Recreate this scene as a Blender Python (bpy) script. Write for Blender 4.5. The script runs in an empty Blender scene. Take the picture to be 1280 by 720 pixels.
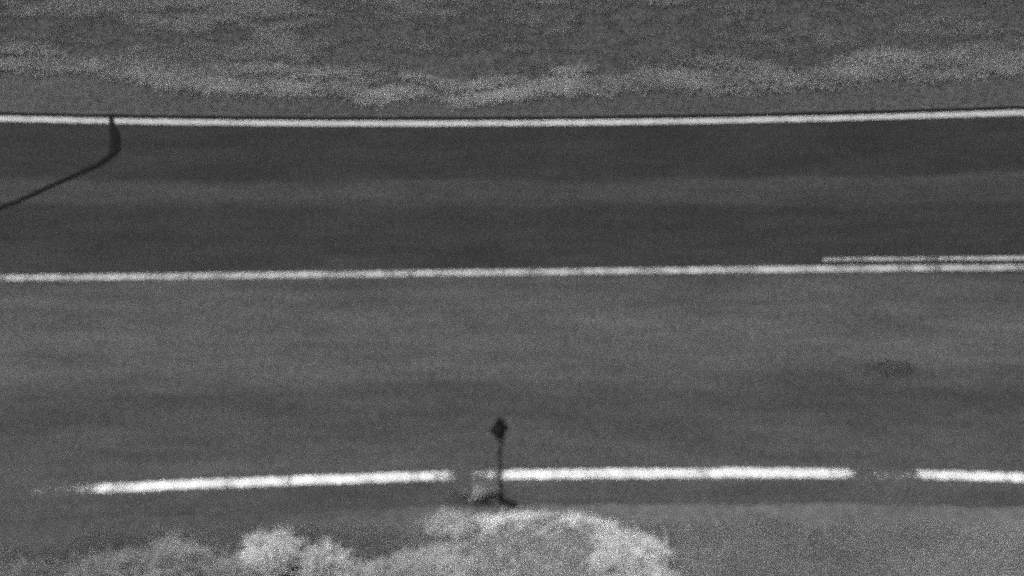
import bpy, bmesh, math, random
import numpy as np

# ------------------------------------------------------------------ camera, sky, sun, exposure
scene = bpy.context.scene
col = scene.collection
PITCH = math.radians(45.0)
FPX = 1601.0                       # focal length in pixels of the 1280 px wide photograph
CAM = (0.0, -9.49, 12.72)          # a camera on a tall roadside pole

cd = bpy.data.cameras.new('camera')
cd.sensor_width = 36.0
cd.lens = FPX / 1280.0 * 36.0
cd.clip_start = 0.1
cd.clip_end = 5000
cd.dof.use_dof = True
cd.dof.focus_distance = 60.0
cd.dof.aperture_fstop = 0.46
co = bpy.data.objects.new('camera', cd)
co.location = CAM
co.rotation_euler = (math.pi / 2 - PITCH, 0, 0)
col.objects.link(co)
scene.camera = co

SUN_EL, SUN_AZ = math.radians(60), math.radians(-62)     # azimuth clockwise from +Y
w = bpy.data.worlds.new('World'); scene.world = w; w.use_nodes = True
nt = w.node_tree
bg = nt.nodes['Background']
sky = nt.nodes.new('ShaderNodeTexSky'); sky.sky_type = 'NISHITA'; sky.sun_disc = False
sky.sun_elevation = SUN_EL; sky.sun_rotation = SUN_AZ
sky.dust_density = 3.0
bw = nt.nodes.new('ShaderNodeRGBToBW')                   # black-and-white camera
nt.links.new(sky.outputs[0], bw.inputs[0]); nt.links.new(bw.outputs[0], bg.inputs[0])
bg.inputs[1].default_value = 0.12
sl = bpy.data.lights.new('sun', 'SUN'); sl.energy = 1.1; sl.angle = math.radians(14)
so = bpy.data.objects.new('sun', sl)
so.rotation_euler = (math.pi / 2 - SUN_EL, 0, -SUN_AZ + math.pi)
so.location = (0, 0, 60)
col.objects.link(so)

scene.view_settings.view_transform = 'Standard'
scene.view_settings.look = 'None'
scene.view_settings.gamma = 1.0
scene.view_settings.exposure = 0.6
scene.cycles.use_denoising = False                       # a grainy night-sensor picture
scene.cycles.use_adaptive_sampling = True
scene.cycles.adaptive_threshold = 0.10
scene.cycles.adaptive_min_samples = 5
scene.cycles.max_bounces = 6

rng = np.random.default_rng(7)
random.seed(7)

# ------------------------------------------------------------------ helpers
def at(x, y, z=0.0):
    """pixel of the photograph -> point of the plane at height z"""
    u, v = (x - 640.0) / FPX, (360.0 - y) / FPX
    c, s = math.cos(PITCH), math.sin(PITCH)
    d = (u, c + v * s, -s + v * c)
    t = (z - CAM[2]) / d[2]
    return np.array([CAM[0] + d[0] * t, CAM[1] + d[1] * t, z])

def lattice_noise(x, y, scale, seed):
    r = np.random.default_rng(seed).random((256, 256))
    x = np.asarray(x) / scale + 100.0; y = np.asarray(y) / scale + 100.0
    xi = np.floor(x).astype(int); yi = np.floor(y).astype(int)
    fx = x - xi; fy = y - yi
    fx = fx * fx * (3 - 2 * fx); fy = fy * fy * (3 - 2 * fy)
    g = lambda a, b: r[a % 256, b % 256]
    return ((g(xi, yi) * (1 - fx) + g(xi + 1, yi) * fx) * (1 - fy)
            + (g(xi, yi + 1) * (1 - fx) + g(xi + 1, yi + 1) * fx) * fy)

def fbm(x, y, scale, seed, octaves=4, sx=1.0):
    v = 0; a = 0.5; tot = 0
    for k in range(octaves):
        v = v + a * lattice_noise(np.asarray(x) / sx, y, scale / 2 ** k, seed + k); tot += a; a *= 0.55
    return v / tot

def smooth(e0, e1, x):
    t = np.clip((np.asarray(x) - e0) / (e1 - e0), 0, 1)
    return t * t * (3 - 2 * t)

def curve_on_ground(px):
    """photograph polyline -> smooth Y(X) function in metres, straight beyond its ends"""
    p = np.array([at(*q)[:2] for q in px])
    deg = 3 if len(p) > 4 else 2
    c = np.polyfit(p[:, 0], p[:, 1], deg)
    x0, x1 = p[0, 0], p[-1, 0]
    d = np.polyder(c)
    def f(x):
        x = np.asarray(x, float)
        xc = np.clip(x, x0, x1)
        y = np.polyval(c, xc)
        y = y + np.where(x < x0, (x - x0) * np.polyval(d, x0), 0) + np.where(x > x1, (x - x1) * np.polyval(d, x1), 0)
        return y
    return f

FAR = curve_on_ground([(0,148.5),(160,151.5),(320,153.5),(480,154.8),(640,154.5),(800,152.5),(960,149.5),(1120,145.5),(1280,141)])
MID = curve_on_ground([(0,349),(320,345.5),(640,342),(960,338),(1280,335.8)])
NEAR = curve_on_ground([(20,617),(100,610),(240,605),(400,600),(560,596),(640,593.5),(760,591.5),(900,591),(1050,592),(1150,594),(1280,597)])

def mesh_object(name, verts, faces, mat, parent=None, attrs=None, shade_smooth=False):
    me = bpy.data.meshes.new(name)
    me.from_pydata([tuple(map(float, v)) for v in verts], [], [tuple(map(int, f)) for f in faces])
    for k, v in (attrs or {}).items():
        me.attributes.new(k, 'FLOAT', 'POINT').data.foreach_set('value', np.asarray(v, np.float32))
    if shade_smooth:
        me.polygons.foreach_set('use_smooth', [True] * len(me.polygons))
    me.materials.append(mat); me.update()
    o = bpy.data.objects.new(name, me); col.objects.link(o)
    if parent: o.parent = parent
    return o

def bm_object(name, bm, mat, parent=None, smooth_=False):
    bmesh.ops.recalc_face_normals(bm, faces=bm.faces)
    me = bpy.data.meshes.new(name); bm.to_mesh(me); bm.free()
    if smooth_:
        me.polygons.foreach_set('use_smooth', [True] * len(me.polygons))
    me.materials.append(mat)
    o = bpy.data.objects.new(name, me); col.objects.link(o)
    if parent: o.parent = parent
    return o

def tri_object(name, v, tris, tone, mat, parent=None):
    me = bpy.data.meshes.new(name)
    n, m = len(v), len(tris)
    me.vertices.add(n); me.vertices.foreach_set('co', np.ascontiguousarray(v, np.float32).ravel())
    me.loops.add(3 * m); me.loops.foreach_set('vertex_index', np.ascontiguousarray(tris, np.int32).ravel())
    me.polygons.add(m)
    me.polygons.foreach_set('loop_start', np.arange(0, 3 * m, 3, dtype=np.int32))
    me.polygons.foreach_set('loop_total', np.full(m, 3, np.int32))
    me.attributes.new('tone', 'FLOAT', 'POINT').data.foreach_set('value', np.ascontiguousarray(tone, np.float32))
    me.materials.append(mat); me.update(); me.validate()
    o = bpy.data.objects.new(name, me); col.objects.link(o)
    if parent: o.parent = parent
    return o

def blades(base, h, wd, ang, lean, tone):
    """leaf blades: base Nx3, height, width, lean direction and lean (share of height); 5 vertices, 3 triangles each"""
    n = len(base)
    side = np.stack([-np.sin(ang + rng.normal(0, .7, n)), np.cos(ang), np.zeros(n)], 1) * (wd / 2)[:, None]
    d = np.stack([np.cos(ang), np.sin(ang), np.zeros(n)], 1)
    up = np.array([0, 0, 1.0])
    mid = base + up * (h * .6)[:, None] + d * (h * lean * .35)[:, None]
    tip = base + up * (h * np.clip(1.0 - .22 * lean, .15, 1))[:, None] + d * (h * lean)[:, None]
    v = np.stack([base - side, base + side, mid - side * .8, mid + side * .8, tip], 1).reshape(-1, 3)
    k = np.arange(n)[:, None] * 5
    t = np.stack([k + [0, 1, 3], k + [0, 3, 2], k + [2, 3, 4]], 1).reshape(-1, 3)
    return v, t, np.repeat(tone, 5)

def tag(o, label=None, cat=None, group=None, kind=None):
    if label: o['label'] = label
    if cat: o['category'] = cat
    if group: o['group'] = group
    if kind: o['kind'] = kind
    return o

# ------------------------------------------------------------------ materials
def material(name, rough=0.9):
    m = bpy.data.materials.new(name); m.use_nodes = True
    b = m.node_tree.nodes['Principled BSDF']
    b.inputs['Roughness'].default_value = rough
    b.inputs['Specular IOR Level'].default_value = 0.2
    return m, m.node_tree, b

class N:
    def __init__(s, t): s.t = t
    def coord(s, scale=(1, 1, 1)):
        g = s.t.nodes.new('ShaderNodeNewGeometry'); mp = s.t.nodes.new('ShaderNodeMapping')
        mp.inputs['Scale'].default_value = scale
        s.t.links.new(g.outputs['Position'], mp.inputs['Vector']); return mp.outputs[0]
    def noise(s, scale, detail=4, stretch=(1, 1, 1), rough=.55):
        n = s.t.nodes.new('ShaderNodeTexNoise'); n.inputs['Scale'].default_value = scale
        n.inputs['Detail'].default_value = detail; n.inputs['Roughness'].default_value = rough
        s.t.links.new(s.coord(stretch), n.inputs['Vector']); return n.outputs[0]
    def rng(s, x, a, b, c, d):
        r = s.t.nodes.new('ShaderNodeMapRange')
        for i, q in zip(('From Min', 'From Max', 'To Min', 'To Max'), (a, b, c, d)): r.inputs[i].default_value = q
        s.t.links.new(x, r.inputs['Value']); return r.outputs[0]
    def math(s, op, a, b):
        m = s.t.nodes.new('ShaderNodeMath'); m.operation = op
        for i, q in enumerate((a, b)):
            if isinstance(q, (int, float)): m.inputs[i].default_value = q
            else: s.t.links.new(q, m.inputs[i])
        return m.outputs[0]
    def attr(s, name):
        a = s.t.nodes.new('ShaderNodeAttribute'); a.attribute_name = name; return a.outputs['Fac']
    def ramp(s, x, stops):
        r = s.t.nodes.new('ShaderNodeValToRGB'); e = r.color_ramp.elements
        for i, (p, v) in enumerate(stops):
            q = e[i] if i < 2 else e.new(p)
            q.position = p; q.color = (v, v, v, 1)
        s.t.links.new(x, r.inputs[0]); return r.outputs[0]
    def bump(s, x, strength, dist, b):
        n = s.t.nodes.new('ShaderNodeBump'); n.inputs['Strength'].default_value = strength; n.inputs['Distance'].default_value = dist
        s.t.links.new(x, n.inputs['Height']); s.t.links.new(n.outputs[0], b.inputs['Normal'])

# asphalt: two pavings with different wear across the lanes ('across': 0 near line, 1 centre line, 2 far line)
M_ASPH, t, b = material('asphalt', .85); n = N(t)
ac = n.attr('across')
wob = n.rng(n.noise(.9, 4, (.22, 1, 1)), .2, .8, -.08, .08)
v = n.math('MULTIPLY', n.math('ADD', n.math('ADD', ac, wob), 1.0), .25)      # (across+1)/4
def q(a): return (a + 1) / 4
base = n.ramp(v, [(q(-1), .07), (q(-.16), .062), (q(-.05), .075), (q(.12), .066), (q(.36), .054), (q(.48), .078), (q(.70), .080),
                  (q(.96), .066), (q(1.03), .032), (q(1.18), .030), (q(1.38), .028), (q(1.44), .044), (q(1.56), .046), (q(1.60), .027), (q(2.12), .024), (q(2.2), .008)])
mott = n.rng(n.noise(2.2, 6, (.28, 1, 1), .6), .25, .75, .70, 1.30)
streak = n.rng(n.noise(6, 4, (.05, 1, 1)), .25, .75, .84, 1.16)
grain = n.rng(n.noise(95, 2), .3, .7, .6, 1.4)
agg = t.nodes.new('ShaderNodeTexVoronoi'); agg.inputs['Scale'].default_value = 110
t.links.new(n.coord(), agg.inputs['Vector'])
sep = t.nodes.new('ShaderNodeSeparateColor'); t.links.new(agg.outputs['Color'], sep.inputs[0])
agv = n.rng(sep.outputs[0], 0, 1, .25, 1.75)
c_ = n.math('MULTIPLY', n.math('MULTIPLY', n.math('MULTIPLY', base, mott), n.math('MULTIPLY', streak, grain)), agv)
t.links.new(c_, b.inputs['Base Color'])
n.bump(grain, .5, .004, b)

# road paint worn through to the asphalt ('wear' 0..1)
def paint_material(name, lo, hi):
    m, t, b = material(name, .6); n = N(t)
    fine = n.noise(38, 4, (1, .7, 1), .7); broad = n.noise(4.5, 3, (1, .4, 1))
    t.links.new(n.rng(n.math('ADD', n.math('MULTIPLY', fine, .4), n.math('MULTIPLY', broad, .6)), .35, .62, lo, hi), b.inputs['Base Color'])
    keep = n.math('ADD', n.math('MULTIPLY', fine, .7), n.math('MULTIPLY', broad, .3))
    a = n.rng(n.math('SUBTRACT', keep, n.attr('wear')), -.09, .09, 0, 1)
    t.links.new(a, b.inputs['Alpha'])
    n.bump(fine, .3, .003, b)
    return m
M_NEARP = paint_material('bright_road_paint', .50, .92)
M_MIDP = paint_material('dull_road_paint', .24, .46)
M_FARP = paint_material('weathered_road_paint', .34, .46)

M_TAR, t, b = material('tar', .9); n = N(t)
t.links.new(n.rng(n.noise(30, 4), 0.3, .7, .002, .006), b.inputs['Base Color'])

# ground: earth and thatch under the grass
M_GROUND, t, b = material('ground', .95); n = N(t)
g1 = n.math('MULTIPLY', n.rng(n.noise(.45, 5, (.45, 1, 1)), .3, .7, .8, 1.2), n.attr('tone'))
g2 = n.rng(n.noise(9, 5, (.8, 1, 1)), .3, .7, .75, 1.25)
g3 = n.rng(n.noise(70, 3), .3, .7, .7, 1.3)
gc = n.math('MULTIPLY', n.math('MULTIPLY', g1, g2), g3)
t.links.new(gc, b.inputs['Base Color']); n.bump(g3, .6, .01, b)

def grass_material(name, gain=1.0):
    m, t, b = material(name, .8); n = N(t)
    c = n.math('MULTIPLY', n.attr('tone'), gain)
    t.links.new(c, b.inputs['Base Color'])
    tr = t.nodes.new('ShaderNodeBsdfTranslucent'); t.links.new(c, tr.inputs['Color'])
    mx = t.nodes.new('ShaderNodeMixShader'); mx.inputs[0].default_value = .5
    t.links.new(b.outputs[0], mx.inputs[1]); t.links.new(tr.outputs[0], mx.inputs[2])
    t.links.new(mx.outputs[0], t.nodes['Material Output'].inputs['Surface'])
    return m
M_GRASS = grass_material('grass_blades')

def flat_material(name, lo, hi, rough, scale=20):
    m, t, b = material(name, rough); n = N(t)
    t.links.new(n.rng(n.noise(scale, 4), .3, .7, lo, hi), b.inputs['Base Color']); return m
M_POST = flat_material('dark_weathered_steel', .016, .03, .6)
M_PLATE = flat_material('grey_sign_back', .06, .10, .5)
M_RIM = flat_material('dark_sign_rim', .018, .034, .6)
M_BLOCK = flat_material('dark_block', .018, .03, .8)

# ------------------------------------------------------------------ ground
def ground_z(x, y):
    x = np.asarray(x, float); y = np.asarray(y, float)
    away = np.maximum(smooth(.5, 2.2, y - FAR(np.clip(x, -40, 40)) - .1), smooth(.55, 1.6, NEAR(np.clip(x, -40, 40)) - y))
    return -.01 + away * (fbm(x, y, 2.6, 11, 4) - .42) * .16

ax = np.unique(np.concatenate([-np.geomspace(14, 2500, 26)[::-1], np.arange(-14, 14.01, .2), np.geomspace(14, 2500, 26)]))
ay = np.unique(np.concatenate([-np.geomspace(5, 2500, 26)[::-1], np.arange(-5, 30.01, .2), np.geomspace(30, 2500, 26)]))
X, Y = np.meshgrid(ax, ay)
Z = ground_z(X, Y) * np.where((np.abs(X) < 60) & (np.abs(Y) < 60), 1, 0) - .012 * ((np.abs(X) >= 60) | (np.abs(Y) >= 60))
nv, nu = X.shape
i = np.arange(nv * nu).reshape(nv, nu)
faces = np.stack([i[:-1, :-1], i[:-1, 1:], i[1:, 1:], i[1:, :-1]], -1).reshape(-1, 4)
g = mesh_object('ground', np.stack([X, Y, Z], -1).reshape(-1, 3), faces, M_GROUND, attrs={'tone': np.where(Y < 3, (.075 + .045 * smooth(-3.2, 2.0, X)) * (1 + .5 * smooth(.6, 1.0, NEAR(np.clip(X, -40, 40)) - Y)), .085).ravel()}, shade_smooth=True)
tag(g, 'rough grassy ground on both sides of the road', kind='structure')

# ------------------------------------------------------------------ road
rx = np.unique(np.concatenate([-np.geomspace(14, 300, 20)[::-1], np.arange(-14, 14.01, .08), np.geomspace(14, 300, 20)]))
near_edge = NEAR(rx) - .40 - .10 * fbm(rx, rx * 0, .8, 31, 4)
far_edge = FAR(rx) + .195 + .03 * fbm(rx, rx * 0, .5, 37, 4)
rows = [(near_edge, -.45, -.02), (near_edge + .03, -.42, 0), (NEAR(rx), 0, 0), (NEAR(rx) * .5 + MID(rx) * .5, .5, .012), (MID(rx), 1, .02),
        (FAR(rx) * .5 + MID(rx) * .5, 1.5, .012), (FAR(rx) + .078, 2, 0), (FAR(rx) + .09, 2.35, 0), (far_edge - .02, 2.4, 0), (far_edge, 2.45, -.03)]
verts, acr = [], []
for yy, a, z in rows:
    verts.append(np.stack([rx, yy, np.full_like(rx, z)], 1)); acr.append(np.full_like(rx, a))
L = len(rx)
faces = [(r * L + k, r * L + k + 1, (r + 1) * L + k + 1, (r + 1) * L + k) for r in range(len(rows) - 1) for k in range(L - 1)]
road = mesh_object('road', np.concatenate(verts), faces, M_ASPH, attrs={'across': np.concatenate(acr)})
tag(road, 'two lane asphalt road, far lane darker than the near lane', kind='structure')

def road_z(a):                      # crown of the road
    return np.interp(a, [0, .5, 1, 1.5, 2], [0, .012, .02, .012, 0])

def line_mesh(name, f, x0, x1, width, z, mat, wear, jag, label, seed, step=.02):
    xs = np.arange(x0, x1 + step / 2, step)
    c = f(xs)
    r = np.random.default_rng(seed)
    def edge():
        return jag * (r.normal(0, .5, len(xs)) + 2.2 * (fbm(xs, xs * 0 + seed, .12, seed, 3) - .5))
    off = [-.5, -.25, 0, .25, .5]
    vs, ws = [], []
    wr = np.array([wear(x) for x in xs])
    for k in off:
        e = edge() if abs(k) == .5 else 0
        vs.append(np.stack([xs, c + k * width + e, np.full_like(xs, z)], 1)); ws.append(wr + (.06 if abs(k) == .5 else 0))
    n_ = len(xs)
    fs = [(q_ * n_ + k, q_ * n_ + k + 1, (q_ + 1) * n_ + k + 1, (q_ + 1) * n_ + k) for q_ in range(4) for k in range(n_ - 1)]
    o = mesh_object(name, np.concatenate(vs), fs, mat, road, {'wear': np.concatenate(ws)})
    o['label'] = label
    return o

def px_x(px, f):                    # X in metres where the line f crosses a column of the photograph
    x = 0.0
    for _ in range(30):
        yy = float(f(x)); depth = (yy - CAM[1]) * math.cos(PITCH) + CAM[2] * math.sin(PITCH)
        x = (px - 640) / FPX * depth
    return x

def wear_steps(stops, f):           # wear given at photograph columns
    xs = [px_x(p, f) for p, _ in stops]; ws = [w_ for _, w_ in stops]
    return lambda x: float(np.interp(x, xs, ws))

line_mesh('edge_line', FAR, -60, 60, .142, .0045, M_FARP, lambda x: .30 + .10 * float(fbm(x, 0, .8, 301, 3)), .006, 'unbroken pale edge line on the far side', 51)
line_mesh('centre_line', MID, -60, 60, .128, .0245, M_MIDP,
          wear_steps([(0, .43), (300, .40), (520, .45), (700, .41), (900, .39), (1060, .36), (1165, .42), (1175, .46), (1182, .36), (1280, .38)], MID), .008, 'speckled solid centre line', 53)
DASH = lambda x: MID(x) + .195
x1028 = px_x(1028, DASH)
line_mesh('centre_line', DASH, x1028, x1028 + 9, .075, .0225, M_MIDP,
          wear_steps([(1020, .45), (1120, .46), (1170, .49), (1205, .44), (1220, .35), (1300, .33)], DASH), .006, 'faded second centre line starting on the right', 57)
line_mesh('edge_line', NEAR, px_x(-60, NEAR), px_x(573, NEAR), .130, .0045, M_NEARP,
          wear_steps([(-60, .75), (30, .66), (70, .60), (95, .55), (112, .54), (122, .46), (150, .39), (300, .33), (355, .33), (362, .48), (370, .28), (500, .34), (535, .42), (555, .46), (573, .62)], NEAR), .016, 'bright worn edge line left of the signpost', 59, .012)
line_mesh('edge_line', NEAR, px_x(590, NEAR), px_x(1068, NEAR), .140, .0045, M_NEARP,
          wear_steps([(590, .60), (600, .54), (612, .53), (624, .56), (632, .38), (650, .28), (700, .36), (740, .42), (770, .32), (822, .3), (832, .48), (842, .38), (880, .40), (940, .27), (1030, .37), (1050, .46), (1068, .60)], NEAR), .018, 'bright worn edge line right of the signpost', 61, .012)
line_mesh('edge_line', NEAR, px_x(1070, NEAR), px_x(1146, NEAR), .12, .0045, M_NEARP,
          lambda x: .60, .02, 'nearly worn away stretch of edge line', 63, .012)
line_mesh('edge_line', NEAR, px_x(1147, NEAR), px_x(1420, NEAR), .130, .0045, M_NEARP,
          wear_steps([(1147, .54), (1168, .36), (1280, .36), (1420, .36)], NEAR), .016, 'bright edge line at the right end', 65, .012)

# dark oil stain on the near lane
def blob(name, px, py, rx_, ry_, z, mat, seed, parent):
    r = np.random.default_rng(seed); c = at(px, py)
    k = 40; a = np.linspace(0, 2 * math.pi, k, endpoint=False)
    rad = 1 + .25 * (fbm(np.cos(a), np.sin(a), .6, seed, 3) - .5) * 2
    vs = [(c[0], c[1], z)] + [(c[0] + rx_ * q_ * math.cos(t_), c[1] + ry_ * q_ * math.sin(t_), z) for t_, q_ in zip(a, rad)]
    fs = [(0, 1 + j, 1 + (j + 1) % k) for j in range(k)]
    wr = [.44] + [.62] * k
    return mesh_object(name, vs, fs, mat, parent, {'wear': wr})
M_OIL = paint_material('oil_stain', .046, .052)
blob('oil_stain', 1112, 462, .50, .20, .0245, M_OIL, 71, road)['label'] = 'dark oval stain on the near lane'

# ------------------------------------------------------------------ tar mark
tp = [(139,145,4),(139.5,150,4),(140.5,157,5),(142.5,164,7.2),(144,172,8.2),(144.5,181,8.4),(142.5,190,8.2),(135,198,6.8),(122,206.5,6),(106,214,5.6),(88,222.5,5.4),(60,235,5),(30,249,4.6),(0,261,4.3),(-40,276,4.2),(-90,292,4),(-150,308,3)]
pts = np.array([at(a, b_)[:2] for a, b_, _ in tp]); wid = np.array([w_ / 50.0 for *_, w_ in tp])
s_ = np.linspace(0, len(pts) - 1, 400)
def cr(P, s):
    k = np.clip(np.floor(s).astype(int), 0, len(P) - 2); u = s - k
    p0 = P[np.clip(k - 1, 0, None)]; p1 = P[k]; p2 = P[k + 1]; p3 = P[np.clip(k + 2, None, len(P) - 1)]
    if P.ndim == 2: u = u[:, None]
    return .5 * (2 * p1 + (p2 - p0) * u + (2 * p0 - 5 * p1 + 4 * p2 - p3) * u ** 2 + (3 * p1 - p0 - 3 * p2 + p3) * u ** 3)
c = cr(pts, s_); wv = cr(wid, s_)
d = np.gradient(c, axis=0); d /= np.linalg.norm(d, axis=1)[:, None]
nrm = np.stack([-d[:, 1], d[:, 0]], 1)
tarv = []
for k, (o_, h_) in enumerate([(-.5, .0), (-.36, .012), (0, .017), (.36, .012), (.5, .0)]):
    e = 1 + .5 * (fbm(s_ * 3, s_ * 0 + k * 9, 1.0, 81 + k, 3) - .5) if abs(o_) == .5 else 1
    p_ = c + nrm * (wv * o_ * e)[:, None]
    acx = np.interp(p_[:, 1], [MID(-4), FAR(-4)], [1, 2])
    tarv.append(np.stack([p_[:, 0], p_[:, 1], road_z(acx) + .003 + h_], 1))
n_ = len(s_)
fs = [(q_ * n_ + k, q_ * n_ + k + 1, (q_ + 1) * n_ + k + 1, (q_ + 1) * n_ + k) for q_ in range(4) for k in range(n_ - 1)]
tar = mesh_object('tar_seam', np.concatenate(tarv), fs, M_TAR, shade_smooth=True)
tag(tar, 'black hooked tar seam crossing the far edge line at the left', 'tar seam')

# ------------------------------------------------------------------ signpost
sb = at(627, 626)
sign = bpy.data.objects.new('road_sign', None); sign.location = (sb[0], sb[1], -.004); col.objects.link(sign)
tag(sign, 'small dark diamond sign on a thin post seen from behind, by the near edge line', 'road sign')
H_POST = 1.56
bm = bmesh.new()
k = 10
ring = []
for z, r_, dx in [(0, .021, 0), (.5, .019, -.012), (.9, .018, -.012), (1.15, .018, .0), (H_POST, .017, .028)]:
    ring.append([bm.verts.new((dx + r_ * math.cos(2 * math.pi * j / k), r_ * math.sin(2 * math.pi * j / k), z)) for j in range(k)])
for a, b_ in zip(ring, ring[1:]):
    for j in range(k): bm.faces.new((a[j], a[(j + 1) % k], b_[(j + 1) % k], b_[j]))
bm.faces.new(ring[0][::-1]); bm.faces.new(ring[-1])
bm_object('post', bm, M_POST, sign)
# diamond plate, turned away from the camera: its plane holds direction e1 (nearly edge on)
def diamond(name, hw, hh, y0, y1, mat, hole=None):
    bm = bmesh.new()
    o_ = [(0, hh), (hw, 0), (0, -hh), (-hw, 0)]
    rings = []
    for yy in (y0, y1):
        rings.append([bm.verts.new((x, yy, z)) for x, z in o_])
        if hole: rings.append([bm.verts.new((x * hole, yy, z * hole)) for x, z in o_])
    if hole:
        a, ai, b_, bi = rings
        for j in range(4):
            m = (j + 1) % 4
            bm.faces.new((a[j], a[m], ai[m], ai[j])); bm.faces.new((b_[j], b_[m], bi[m], bi[j]))
            bm.faces.new((a[j], a[m], b_[m], b_[j])); bm.faces.new((ai[j], ai[m], bi[m], bi[j]))
    else:
        a, b_ = rings
        bm.faces.new(a); bm.faces.new(b_[::-1])
        for j in range(4): bm.faces.new((a[j], a[(j + 1) % 4], b_[(j + 1) % 4], b_[j]))
    bmesh.ops.bevel(bm, geom=[e for e in bm.edges], offset=.002, segments=1, affect='EDGES')
    o = bm_object(name, bm, mat, sign)
    o.location = (-.022, .040, 1.33); o.rotation_euler = (0, 0, math.radians(14))
    return o
diamond('sign_plate', .108, .205, 0, .004, M_PLATE)
diamond('sign_rim', .111, .208, -.012, .008, M_RIM, hole=.72)
for z in (1.25, 1.40):
    bm = bmesh.new(); bmesh.ops.create_cube(bm, size=1, matrix=__import__('mathutils').Matrix.Translation((.008, .014, z)) @ __import__('mathutils').Matrix.Diagonal((.075, .06, .03, 1)))
    bmesh.ops.bevel(bm, geom=bm.edges[:], offset=.005, segments=2, affect='EDGES')
    bm_object('clamp', bm, M_POST, sign)
# long low dark block at the post base, lying askew
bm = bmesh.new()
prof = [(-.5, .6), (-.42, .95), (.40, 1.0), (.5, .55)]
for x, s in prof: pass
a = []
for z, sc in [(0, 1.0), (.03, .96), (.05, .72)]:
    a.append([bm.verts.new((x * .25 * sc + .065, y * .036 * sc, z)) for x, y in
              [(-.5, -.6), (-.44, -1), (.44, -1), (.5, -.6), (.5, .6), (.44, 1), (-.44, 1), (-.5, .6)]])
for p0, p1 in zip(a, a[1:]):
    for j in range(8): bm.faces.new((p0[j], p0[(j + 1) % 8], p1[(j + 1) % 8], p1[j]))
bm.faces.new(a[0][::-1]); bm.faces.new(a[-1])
blk = bm_object('base_block', bm, M_BLOCK, sign); blk.rotation_euler = (0, 0, math.radians(-22))
bm = bmesh.new(); bmesh.ops.create_cone(bm, cap_ends=True, segments=12, radius1=.030, radius2=.024, depth=.06, matrix=__import__('mathutils').Matrix.Translation((0, 0, .079)))
bm_object('socket', bm, M_POST, sign)

# ------------------------------------------------------------------ grass
def scatter(x0, x1, y0, y1, density):
    n_ = int((x1 - x0) * (y1 - y0) * density)
    return rng.uniform(x0, x1, n_), rng.uniform(y0, y1, n_)

def lay(name, x, y, h, wd, lean, tone, label, drift=None):
    n_ = len(x)
    base = np.stack([x, y, ground_z(x, y) - .005], 1)
    ang = rng.uniform(0, 2 * math.pi, n_) if drift is None else rng.normal(drift[0], drift[1], n_)
    v, t_, tn = blades(base, h, wd, ang, lean, tone)
    o = tri_object(name, v, t_, tn, M_GRASS)
    return tag(o, label, 'grass', kind='stuff')

# far verge: short turf between road and the pale strip
STRIP = [(0,74),(150,92),(300,102),(450,112),(580,120),(700,107),(850,103),(1000,100),(1060,90),(1200,86),(1280,79)]
sp = np.array([at(*p_)[:2] for p_ in STRIP])
strip_y = lambda x: np.interp(x, sp[:, 0], sp[:, 1])

x, y = scatter(-13, 13, 6.4, 9.4, 2600)
k = (y > FAR(x) + .22 + .05 * rng.random(len(x))) & (y < strip_y(x) + .2); x, y = x[k], y[k]
tn = (.060 + .04 * fbm(x, y, .9, 101, 4, 3.0)) * 1.2 * rng.uniform(.85, 1.15, len(x))
lay('verge_turf', x, y, rng.uniform(.008, .018, len(x)), rng.uniform(.008, .016, len(x)), rng.uniform(1.5, 4, len(x)), tn, 'short grey turf between the far edge line and the pale grass')

# far field: rough pasture
x, y = scatter(-15, 15, 7.4, 16, 1500)
k = y > strip_y(x) + .05; x, y = x[k], y[k]
f1 = fbm(x, y, .85, 111, 4, 3.0); f2 = fbm(x, y, .30, 121, 3, 2.4); f3 = fbm(x, y, 3.0, 127, 2, 1.5)
m = f1 * .36 + f2 * .5 + f3 * .14
clump = smooth(.38, .62, m)
tn = (.070 + .22 * clump) * rng.uniform(.9, 1.1, len(x))
lay('pasture_grass', x, y, (.015 + .05 * clump) * rng.uniform(.7, 1.2, len(x)), rng.uniform(.012, .022, len(x)), rng.uniform(1.4, 3.2, len(x)), tn, 'rough mottled pasture beyond the pale grass')

# pale strip of tall dry grass along the verge
x, y = scatter(-14, 14, 7.0, 10.6, 6000)
wob_ = (fbm(x, y * 0, .8, 133, 3) - .5) * .5
dd = y - strip_y(x) - wob_ + .05
wv_ = .05 + .21 * fbm(x, y * 0, .8, 131, 3)
dens = smooth(.26, .56, fbm(x, y, .30, 141, 4, 2.8))
dn = np.exp(-(dd / wv_) ** 2) * (.15 + .85 * dens) + .5 * np.exp(-((dd - .42) / .10) ** 2) * smooth(.5, .66, fbm(x, y, .35, 145, 3, 3.0))
k = rng.random(len(x)) < dn; x, y = x[k], y[k]
lay('dry_tall_grass', x, y, rng.uniform(.03, .11, len(x)), rng.uniform(.012, .020, len(x)), rng.uniform(1.2, 2.8, len(x)), (.16 + .36 * fbm(x, y, .25, 151, 3, 1.8)) * (1 + .25 * np.exp(-((x + 1.2) / 2.2) ** 2)) * rng.uniform(.9, 1.1, len(x)), 'pale strip of dry tall grass along the far verge')

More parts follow.
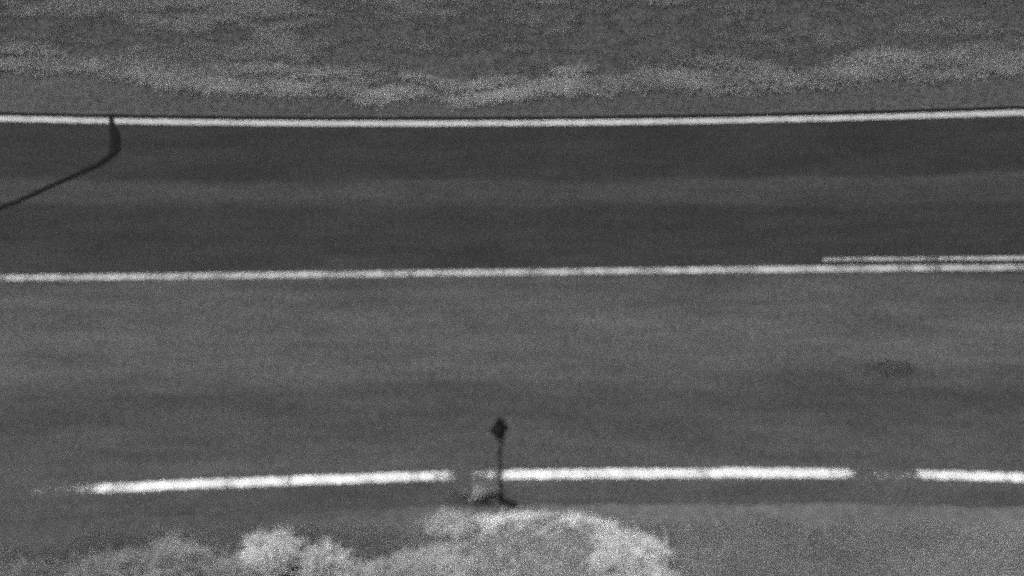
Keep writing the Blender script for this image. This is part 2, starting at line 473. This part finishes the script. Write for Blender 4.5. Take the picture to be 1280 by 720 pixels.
# near verge
x, y = scatter(-9.5, 9.5, -4.2, -.3, 3200)
ed = NEAR(x) - .36 - .32 * fbm(x, y * 0, .28, 161, 4) - .12 * rng.random(len(x)) ** 2
k = (y < ed); x, y, ed = x[k], y[k], ed[k]
f1 = fbm(x, y, .6, 171, 4, 1.5)
tn = (.215 + .12 * smooth(-2.6, 2.2, x)) * (.35 + 1.25 * f1) * rng.uniform(.85, 1.15, len(x))
lay('near_verge_grass', x, y, (.02 + .04 * f1) * rng.uniform(.6, 1.3, len(x)) * smooth(0, .4, ed - y + .05), rng.uniform(.010, .018, len(x)), rng.uniform(1.4, 3.2, len(x)), tn, 'mown grass on the near verge')

# pale clumps: each one a plant of its own
def clump(px, py, rx_, ry_, h, tone, label, n_=4500, leaf=1.0, spread=1.0, name='dry_grass_clump', cat='grass clump', group='pale dry clumps on the near verge'):
    c = at(px, py); c[2] = float(ground_z(c[0], c[1])) - .01
    a = rng.uniform(0, 2 * math.pi, n_); ct = rng.random(n_) ** .8           # points in a lumpy dome
    st = np.sqrt(1 - ct ** 2)
    ux, uy, uz = st * np.cos(a), st * np.sin(a), ct
    lump = .35 + 1.3 * fbm(ux * .6 + c[0] + uz * .3, uy * .6 + c[1] - uz * .4, .26, int(px), 4)
    rad = lump * np.where(rng.random(n_) < .6, rng.uniform(.62, 1.08, n_), rng.uniform(.2, .75, n_))
    bx, by, bz = rx_ * ux * rad, ry_ * uy * rad, h * uz * rad
    ang = a + rng.normal(0, 1.2, n_)
    tn = 1.75 * tone * (.62 + .8 * fbm(bx + c[0], by + c[1] + bz, .13, 181, 3)) * rng.uniform(.85, 1.15, n_)
    lf = rng.uniform(.02, .05, n_) * leaf
    long_ = rng.random(n_) < .16; lf[long_] *= 2.6
    v, t_, tt = blades(np.stack([bx, by, bz], 1), lf, rng.uniform(.012, .024, n_) * (.5 + .5 * leaf), ang, rng.uniform(.8, 2.4, n_) * spread, tn)
    o = tri_object(name, v, t_, tt, M_GRASS); o.location = c
    return tag(o, label, cat, group)
CL = [
 (340, 702, .30, .24, .32, .43, 'round pale clump standing tallest left of the signpost, beside a smaller one'),
 (411, 713, .27, .20, .24, .38, 'smaller round pale clump just right of the tallest round clump'),
 (222, 716, .46, .30, .28, .25, 'grey feathery clump at the right end of the low left row'),
 (140, 726, .58, .30, .24, .22, 'low grey clump in the middle of the left row'),
 (40, 740, .52, .26, .22, .17, 'low darkest clump nearest the lower left corner'),
 (282, 736, .38, .26, .22, .24, 'short grey clump tucked between the left row and the tallest round clump'),
 (478, 736, .50, .24, .22, .32, 'pale clump at the bottom between the smaller round clump and the straw'),
 (545, 718, .46, .28, .18, .34, 'bristly pale clump at the lower left corner of the straw'),
 (786, 700, .38, .26, .18, .43, 'bright ragged clump at the right end of the straw'),
 (802, 732, .36, .22, .18, .40, 'bright clump cut by the bottom of the frame right of the straw'),
 (565, 659, .22, .08, .06, .34, 'small pale tuft at the upper left tip of the straw'),
]
for a in CL: clump(*a)

# flattened straw in front of the signpost
outline = [(538,664),(560,653),(600,647),(640,642),(700,643),(745,655),(768,674),(800,690),(815,740),(425,745),(500,712),(545,690),(575,676)]
poly = np.array([at(*p_)[:2] for p_ in outline])
def inside(x, y):
    r = np.zeros(len(x), bool); m = len(poly)
    for j in range(m):
        (x0, y0), (x1, y1) = poly[j], poly[(j + 1) % m]
        cnd = ((y0 > y) != (y1 > y)) & (x < (x1 - x0) * (y - y0) / (y1 - y0 + 1e-12) + x0)
        r ^= cnd
    return r
x, y = scatter(-2.5, 2.2, -2.6, -.45, 5000)
jx, jy = (fbm(x, y, .25, 201, 3) - .5) * .35, (fbm(x, y, .25, 205, 3) - .5) * .16
u_ = x * math.cos(.6) + y * math.sin(.6); v_ = -x * math.sin(.6) + y * math.cos(.6)
dn = smooth(.26, .56, .6 * fbm(u_, v_, .09, 211, 3, 6.0) + .4 * fbm(x, y, .45, 219, 3, 1.3))
hole = at(728, 706)
dn = dn * (1 - .95 * np.exp(-((x - hole[0]) / .24) ** 2 - ((y - hole[1]) / .13) ** 2))
k = inside(x + jx, y + jy) & (rng.random(len(x)) < .25 + .75 * dn); x, y = x[k], y[k]; dn = dn[k]
lay('flattened_straw', x, y, rng.uniform(.012, .04, len(x)), rng.uniform(.010, .018, len(x)), rng.uniform(3, 6, len(x)), (.44 + .46 * dn) * rng.uniform(.9, 1.1, len(x)), 'pale flattened straw spread in front of the signpost', drift=(math.radians(35), .3))

# weeds at the edge of the asphalt by the signpost
WD = [(597, 624, .045, .03, .32, .32, 'tall pale weed just left of the signpost base'),
      (573, 618, .07, .04, .08, .15, 'short pale weed farther left of the signpost'),
      (614, 618, .07, .04, .07, .14, 'short dim weed between the tall weed and the signpost')]
for a in WD: clump(*a, n_=70, leaf=1.2, spread=.8, name='dry_weed', cat='weed', group='pale weeds by the signpost')
